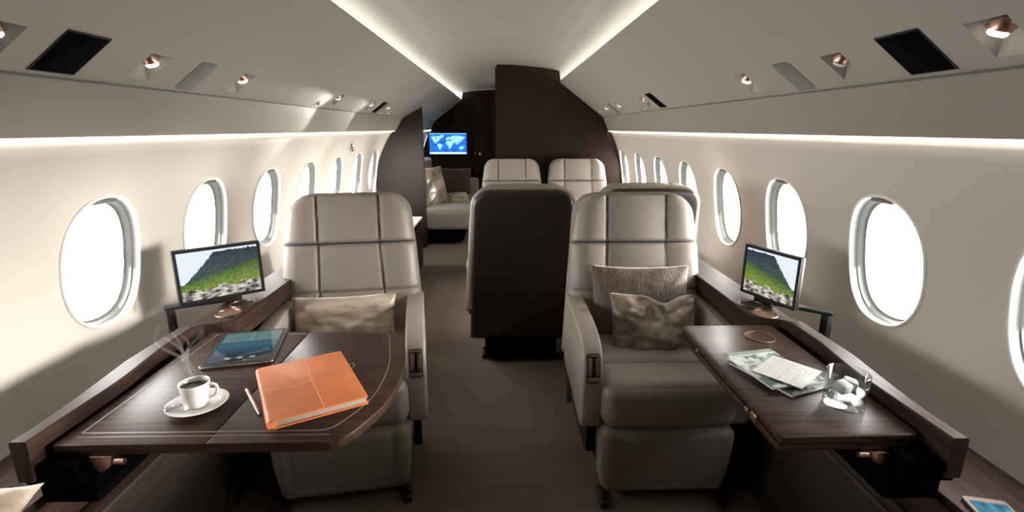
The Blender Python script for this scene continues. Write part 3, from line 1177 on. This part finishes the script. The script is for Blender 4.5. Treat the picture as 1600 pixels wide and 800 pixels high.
# world map display on the far bulkhead
LAND = [
 [(.04, .82), (.12, .88), (.26, .90), (.33, .80), (.27, .70), (.25, .60), (.20, .55), (.17, .48), (.12, .58), (.08, .72)],
 [(.30, .94), (.40, .94), (.37, .80), (.32, .82)],
 [(.22, .47), (.30, .46), (.36, .36), (.31, .22), (.27, .08), (.25, .20), (.21, .36)],
 [(.45, .78), (.50, .86), (.57, .84), (.56, .72), (.50, .66), (.45, .68)],
 [(.44, .60), (.52, .63), (.60, .56), (.63, .46), (.57, .22), (.53, .18), (.50, .36), (.44, .44)],
 [(.57, .86), (.70, .92), (.88, .88), (.97, .82), (.90, .70), (.86, .58), (.78, .46), (.74, .40), (.70, .54), (.66, .46), (.60, .58), (.56, .70)],
 [(.80, .30), (.88, .34), (.94, .24), (.88, .14), (.80, .18)]]
def inside(poly, x, y):
    c = False
    for i in range(len(poly)):
        (xa, ya), (xb, yb) = poly[i - 1], poly[i]
        if (ya > y) != (yb > y) and x < (xb - xa) * (y - ya) / (yb - ya) + xa:
            c = not c
    return c
def worldmap(u, v):
    if v < .10:
        return lin(205, 225, 245)
    if v > .955:
        return lin(120, 190, 240)
    n_ = noise.noise(Vector((u * 8, v * 8, 2)))
    w_ = (v - .10) / .86
    for p in LAND:
        if inside(p, u + .01 * n_, w_):
            c = lin(150, 215, 225)
            return tuple(x * (1 + .5 * n_) for x in c)
    c = lin(30, 105, 215)
    return tuple(x * (1 + .6 * n_) for x in c)
t = thing('wall_display', 'small lit blue world map screen on the far dark bulkhead', 'screen', (-.765, Y1 - .045, 1.055))
obj('casing', nbox((0, .008, 0), (.60, .03, .35), .006), 'black', t)
sc = pic_grid('screen', .545, .30, 110, 60, worldmap, picture('map_picture', 1.5), t)
sc.location = (0, -.0085, 0)

# ------------------------------------------------------------ cushions
def pillow(name, label, w, h, th, mat, wr=.010, seed=0, crush=0.0, group=None, n=56):
    me = bpy.data.meshes.new(name)
    bm = bmesh.new()
    front, back = [], []
    for j in range(n + 1):
        a, b = [], []
        for i in range(n + 1):
            u, v = i / n * 2 - 1, j / n * 2 - 1
            # pinched edges between the corners
            px = u * (w / 2) * (1 - .07 * (1 - v * v) )
            pz = v * (h / 2) * (1 - .07 * (1 - u * u))
            e = ((1 - abs(u) ** 2.3) * (1 - abs(v) ** 2.3)) ** .55 if abs(u) < 1 and abs(v) < 1 else 0
            nz = noise.noise(Vector((u * 1.6 + seed, v * 2.2, seed))) * .9 + noise.noise(Vector((u * 4 + seed, v * 5, seed * 2))) * .5
            # creases running in from the corners
            cr = math.sin((u - v) * 9 + nz * 3) * abs(u * v)
            d = th / 2 * e
            sag = crush * math.exp(-((u - .25) / .28) ** 2) * max(0, v) ** 2
            a.append(bm.verts.new((px, -d - wr * (nz + cr) * e ** .6, pz - sag * h)))
            b.append(a[-1] if (i in (0, n) or j in (0, n)) else bm.verts.new((px, d + wr * .5 * nz * e ** .6, pz - sag * h)))
        front.append(a)
        back.append(b)
    for j in range(n):
        for i in range(n):
            bm.faces.new((front[j][i], front[j][i + 1], front[j + 1][i + 1], front[j + 1][i]))
            try:
                bm.faces.new((back[j][i], back[j + 1][i], back[j + 1][i + 1], back[j][i + 1]))
            except ValueError:
                pass
    o = obj(name, bm, mat, angle=120)
    return tag(o, label, 'cushion', group)
p = pillow('throw_cushion', 'larger matt brown cushion leaning on the right armchair back', .40, .31, .11, 'weave', .006, 3)
p.location = (.575, 1.895, .587)
p.rotation_euler = (math.radians(-14), 0, math.radians(-2))
p = pillow('throw_cushion', 'smaller shiny bronze satin cushion in front of the brown one on the right armchair', .345, .285, .12, 'satin_bronze', .024, 7, .10)
p.location = (.602, 1.775, .520)
p.rotation_euler = (math.radians(-20), math.radians(2), math.radians(2))
p = pillow('throw_cushion', 'champagne satin cushion on the left armchair behind the table', .40, .26, .11, 'satin_gold', .020, 12)
p.location = (-.595, 1.845, .512)
p.rotation_euler = (math.radians(-16), 0, math.radians(9))

# ------------------------------------------------------------ things on the left table
Z = TZ + .0006
t = thing('coffee_cup', 'white porcelain espresso cup full of black coffee on the left table', 'cup', (-.652, 1.000, Z + .0075), math.radians(10))
prof = [(0, .002), (.014, .002), (.016, 0), (.018, .001), (.019, .006), (.026, .022), (.0292, .040), (.0305, .057), (.0300, .0575), (.0285, .056), (.0270, .040), (.0235, .022), (.016, .008), (0, .007)]
obj('cup_body', lathe(prof, 48), 'porcelain', t, angle=60)
obj('coffee', lathe([(0, .0462), (.0274, .0462)], 40), 'coffee', t)
hp = [(.028, 0, .048), (.036, 0, .050), (.043, 0, .046), (.045, 0, .036), (.041, 0, .026), (.034, 0, .020), (.026, 0, .018)]
obj('handle', tube(hp, [.0035] * 7, 10), 'porcelain', t)
t = thing('saucer', 'white porcelain saucer under the coffee cup', 'saucer', (-.654, 1.004, Z))
obj('dish', lathe([(0, .002), (.022, .002), (.026, 0), (.030, .001), (.044, .007), (.060, .013), (.0615, .0145), (.059, .0155), (.043, .010), (.028, .0062), (.024, .006), (.022, .0072), (0, .0072)], 56), 'porcelain', t, angle=60)
o = obj('wrapped_chocolate', nbox((0, 0, 0), (.034, .022, .006), .002), 'foil')
tag(o, 'small silver wrapped chocolate on the near left rim of the saucer', 'chocolate')
o.location = (-.687, .975, Z + .0165)
o.rotation_euler = (math.radians(6), math.radians(15), math.radians(40))
# steam
def steam_mat():
    m = bpy.data.materials.new('steam')
    m.use_nodes = True
    tr = m.node_tree
    tr.nodes.clear()
    v = N(tr, 'ShaderNodeVolumePrincipled')
    v.inputs['Color'].default_value = (.95, .93, .92, 1)
    v.inputs['Density'].default_value = 12
    v.inputs['Anisotropy'].default_value = .3
    o = N(tr, 'ShaderNodeOutputMaterial')
    tr.links.new(v.outputs[0], o.inputs['Volume'])
    return m
SM = steam_mat()
bm = bmesh.new()
for k_ in range(5):
    pts, rs = [], []
    ph = k_ * 1.3
    for i in range(26):
        q = i / 25
        pts.append((-.655 - .075 * q * (k_ * .35 + .2) + .014 * math.sin(q * 9 + ph) * (q + .15),
                    1.000 + .05 * q + .012 * math.cos(q * 8 + ph * 2) * (q + .1) + .004 * k_,
                    Z + .058 + .118 * q))
        rs.append(.0012 + .0042 * math.sin(PI * min(1, q * 1.02)) * (1 - .4 * q))
    tube(pts, rs, 8, bm=bm)
o = obj('steam', bm, SM, angle=180)
tag(o, 'faint curls of steam rising from the coffee cup', 'steam')
o['kind'] = 'stuff'

def tabpic(u, v):
    n1 = noise.noise(Vector((u * 5, v * 9, 1)))
    n2 = noise.noise(Vector((u * 18, v * 30, 3)))
    if v > .66:
        c = lin(96, 126, 128)
        c = [x * (1 + .25 * n1) for x in c]
        if abs(u - .5) < .012:
            c = lin(150, 170, 170)
    elif v > .58:
        c = lin(60, 92, 98)
    elif v > .22:
        a, b = lin(60, 105, 128), lin(20, 40, 55)
        k_ = (v - .22) / .36
        c = [(b[i] * (1 - k_) + a[i] * k_) * (1 + .6 * n2) for i in range(3)]
    else:
        c = lin(10, 12, 18)
        for q in (.3, .5, .7):
            if abs(u - q) < .04 and abs(v - .13) < .03:
                c = lin(150, 180, 195)
    return tuple(max(0, x) for x in c)
t = thing('tablet_computer', 'silver tablet with a blue and teal picture lying on the left table', 'tablet', (-.697, 1.312, Z), math.radians(13))
obj('body', prism(round_poly([(-.089, -.116), (.089, -.116), (.089, .116), (-.089, .116)], .012), 'z', 0, .007, .002), 'metal', t)
obj('bezel', prism(round_poly([(-.087, -.114), (.087, -.114), (.087, .114), (-.087, .114)], .011), 'z', .0069, .0078), 'black', t, smooth=False)
pic_grid('screen', .152, .205, 80, 100, tabpic, picture('tablet_picture', .9, .06), t, Matrix.Translation((0, 0, .0081)) @ Matrix.Rotation(-PI / 2, 4, 'X'))

t = thing('leather_portfolio', 'orange leather portfolio lying askew on the left table', 'portfolio', (-.435, 1.082, Z), math.radians(29.5))
w, h = .200, .276
obj('back_cover', prism(round_poly([(-w / 2, -h / 2), (w / 2, -h / 2), (w / 2, h / 2), (-w / 2, h / 2)], .006), 'z', 0, .003, .001), 'orange', t)
obj('pages', nbox((.001, 0, .0095), (w - .010, h - .010, .0125), .001), 'page_edge', t)
bm = prism(round_poly([(-w / 2, -h / 2), (w / 2, -h / 2), (w / 2, h / 2), (-w / 2, h / 2)], .006), 'z', .016, .0195, .0015)
obj('front_cover', bm, 'orange', t)
obj('spine', tube([(-w / 2 + .002, -h / 2 + .003, .0098), (-w / 2 + .002, h / 2 - .003, .0098)], .0097, 14), 'orange', t)
obj('stitching', ribbon([(.006, -h / 2 + .001), (.004, 0), (.006, h / 2 - .001)], .0022, .019, .0203, False), 'orange_light', t, smooth=False)
obj('stitching', ribbon([(-w / 2 + .002, .004), (-.03, -.002), (.004, -.001)], .0014, .019, .0201, False), 'orange_light', t, smooth=False)
obj('pen_loop', tube([(w / 2 - .004, .046, .014), (w / 2 + .010, .046, .018), (w / 2 + .014, .046, .011), (w / 2 + .008, .046, .005), (w / 2 - .004, .046, .008)], .003, 8), 'copper', t)

t = thing('pen', 'slim copper ballpoint pen left of the orange portfolio', 'pen', (-.542, 1.020, Z + .0045), math.atan2(.96 - 1.076, -.496 + .582))
def xlathe(prof, n=20):
    bm = lathe(prof, n)
    bmesh.ops.rotate(bm, cent=(0, 0, 0), matrix=Matrix.Rotation(PI / 2, 3, 'Y'), verts=bm.verts)
    return bm
obj('barrel', xlathe([(0, -.070), (.0025, -.070), (.0042, -.064), (.0044, 0), (.0042, .052), (.0015, .066), (0, .068)]), 'copper', t)
obj('clip', nbox((-.045, 0, .0052), (.036, .0024, .0012), .0005), 'copper', t)
obj('ring', xlathe([(.0043, -.003), (.0049, -.002), (.0049, .002), (.0043, .003)]), 'metal', t)

# ------------------------------------------------------------ things on the right table
def cover(u, v):
    n1 = noise.noise(Vector((u * 3.5, v * 3.5, 6)))
    n2 = noise.noise(Vector((u * 14, v * 14, 2)))
    k_ = max(0, min(1, .62 + 1.6 * n1 + .9 * n2))
    a, b = lin(52, 84, 72), (.74, .82, .78)
    if v > .90:
        k_ = min(k_, .35)
    return tuple(a[i] * (1 - k_) + b[i] * k_ for i in range(3))
def text_page(u, v):
    r = (v * 16) % 1
    if .08 < u < .92 and .08 < v < .9 and r < .30 and noise.noise(Vector((u * 40, math.floor(v * 16) * 3.1, 0))) > -.05:
        return (.60, .60, .57)
    return (.92, .93, .89)
def magazine(name, label, loc, rz, w, h, th, fn, cat='magazine', curl=0.0):
    t = thing(name, label, cat, loc, rz)
    def bend(o):
        for v in o.data.vertices:
            v.co.z += curl * max(0, v.co.x / w + .5) ** 2
    bm = nbox((0, 0, th / 2), (w - .003, h - .003, th - .001), .0008, 1)
    bmesh.ops.subdivide_edges(bm, edges=bm.edges[:], cuts=6, use_grid_fill=True)
    o = obj('pages', bm, 'paper', t)
    bend(o)
    o = pic_grid('cover', w, h, 60, 60, fn, 'print', t, Matrix.Translation((0, 0, th + .0003)) @ Matrix.Rotation(-PI / 2, 4, 'X'))
    bend(o)
    return t
magazine('magazine', 'grey green magazine at the bottom of the stack on the right table', (.718, 1.130, Z), math.radians(22), .150, .190, .006, lambda u, v: tuple(x * .6 for x in cover(u, v)))
magazine('magazine', 'green and white magazine between the bottom one and the white booklet', (.702, 1.146, Z + .0068), math.radians(12), .148, .188, .006, cover)
magazine('booklet', 'open white booklet of text on top of the magazines', (.722, 1.110, Z + .0136), math.radians(38), .115, .118, .003, text_page, 'booklet', .006)

def real_glass():
    m = bpy.data.materials.new('tumbler_glass')
    m.use_nodes = True
    t_ = m.node_tree
    t_.nodes.clear()
    tr = N(t_, 'ShaderNodeBsdfTransparent')
    tr.inputs[0].default_value = (.93, .94, .94, 1)
    g = N(t_, 'ShaderNodeBsdfGlossy')
    g.inputs['Roughness'].default_value = .03
    lw = N(t_, 'ShaderNodeLayerWeight', Blend=.25)
    mx = N(t_, 'ShaderNodeMixShader')
    o = N(t_, 'ShaderNodeOutputMaterial')
    t_.links.new(lw.outputs['Facing'], mx.inputs[0])
    t_.links.new(tr.outputs[0], mx.inputs[1])
    t_.links.new(g.outputs[0], mx.inputs[2])
    t_.links.new(mx.outputs[0], o.inputs[0])
    return m
GL = real_glass()
t = thing('glass_tumbler', 'heavy clear glass tumbler with ice at the near end of the right table', 'glass', (.782, .985, Z))
obj('bowl', lathe([(0, .0), (.036, .0), (.040, .002), (.0415, .008), (.0425, .080), (.0418, .0815), (.0405, .080), (.0385, .022), (.035, .017), (0, .016)], 56), GL, t, angle=50)
ice = plain('cloudy_ice', (.93, .95, .96), .4)
ice.node_tree.nodes['Principled BSDF'].inputs['Transmission Weight'].default_value = .0
obj('water', lathe([(0, .0185), (.033, .0185), (.0365, .024), (.0372, .038), (0, .038)], 48), GL, t, angle=50)
for i, (x, y, a, zz) in enumerate(((-.012, -.006, .3, .046), (.013, .008, 1.1, .045))):
    bm = nbox((0, 0, 0), (.028, .028, .024), .005, 2, Matrix.Rotation(a, 3, 'Z').to_4x4() @ Matrix.Rotation(.25, 3, 'X').to_4x4())
    bmesh.ops.translate(bm, vec=(x, y, zz + .002), verts=bm.verts)
    o = obj('ice_cube', bm, ice)
    tag(o, 'clear ice cube in the tumbler, the %s of the two' % ('nearer the aisle' if i == 0 else 'nearer the window'), 'ice cube', 'ice cubes in the tumbler')
    o.location = (.782, .985, Z)

# ------------------------------------------------------------ bottom corners of the photo
p = pillow('throw_cushion', 'pale champagne cushion on the near left armrest, only its corners showing', .27, .24, .08, 'satin_gold', .010, 21)
p.location = (-.885, .618, .652)
p.rotation_euler = (math.radians(-80), 0, math.radians(12))
t = thing('smartphone', 'gold rimmed phone with a lit blue screen on the near right shelf', 'phone', (.992, .782, .5235), math.radians(-14))
obj('body', prism(round_poly([(-.039, -.075), (.039, -.075), (.039, .075), (-.039, .075)], .009), 'z', 0, .008, .002), 'inlay', t)
pic_grid('screen', .066, .122, 40, 60, lambda u, v: tuple(max(0, x * (1 + .9 * noise.noise(Vector((u * 5, v * 7, 9))))) for x in lin(70, 140, 170)), picture('phone_picture', .9, .08), t, Matrix.Translation((0, 0, .0084)) @ Matrix.Rotation(-PI / 2, 4, 'X'))

# ------------------------------------------------------------ aft cabin divan with its cushions
t = thing('divan', 'pale leather divan along the left wall seen through the bulkhead opening', 'sofa')
bm = nbox((-.64, 6.20, .10), (.46, 1.40, .14), .02)
obj('base', bm, 'black_matte', t)
for i, y in enumerate((5.84, 6.60)):
    bm = seat_block(.76, -.38, .36, .175, .40, .05, .012)
    bmesh.ops.rotate(bm, cent=(0, 0, 0), matrix=Matrix.Rotation(PI / 2, 3, 'Z'), verts=bm.verts)
    bmesh.ops.translate(bm, vec=(-.68, y, 0), verts=bm.verts)
    obj('seat_cushion', bm, 'leather', t, angle=80)
for i, y in enumerate((5.84, 6.60)):
    bm = pad(.42, .90, .74, .70, .07, .05, .08, seams_h=(.72,), k=8, nu=40, nv=40)
    bmesh.ops.rotate(bm, cent=(0, 0, 0), matrix=Matrix.Rotation(PI / 2, 3, 'Z'), verts=bm.verts)
    bmesh.ops.translate(bm, vec=(-.99, y, 0), verts=bm.verts)
    obj('backrest', bm, 'leather', t, angle=80)
bm = prism(round_poly([(-1.05, .24), (-.30, .24), (-.30, .60), (-1.05, .62)], .05), 'y', 7.05, 7.15, .015)
obj('armrest', bm, 'leather', t)
p = pillow('throw_cushion', 'dark brown cushion standing against the far end of the divan', .42, .36, .12, 'weave_dark', .005, 31, n=24)
p.location = (-.60, 6.84, .575)
p.rotation_euler = (math.radians(-12), 0, 0)
p = pillow('throw_cushion', 'bronze patterned cushion leaning on the divan back beside the bulkhead edge', .44, .46, .13, 'satin_bronze', .01, 35, n=24)
p.location = (-.76, 5.80, .625)
p.rotation_euler = (math.radians(-14), 0, math.radians(60))
p = pillow('throw_cushion', 'small cream cushion lying on the middle of the divan seat', .24, .20, .08, 'satin_gold', .01, 38, n=24)
p.location = (-.50, 6.1, .455)
p.rotation_euler = (math.radians(-60), 0, math.radians(20))
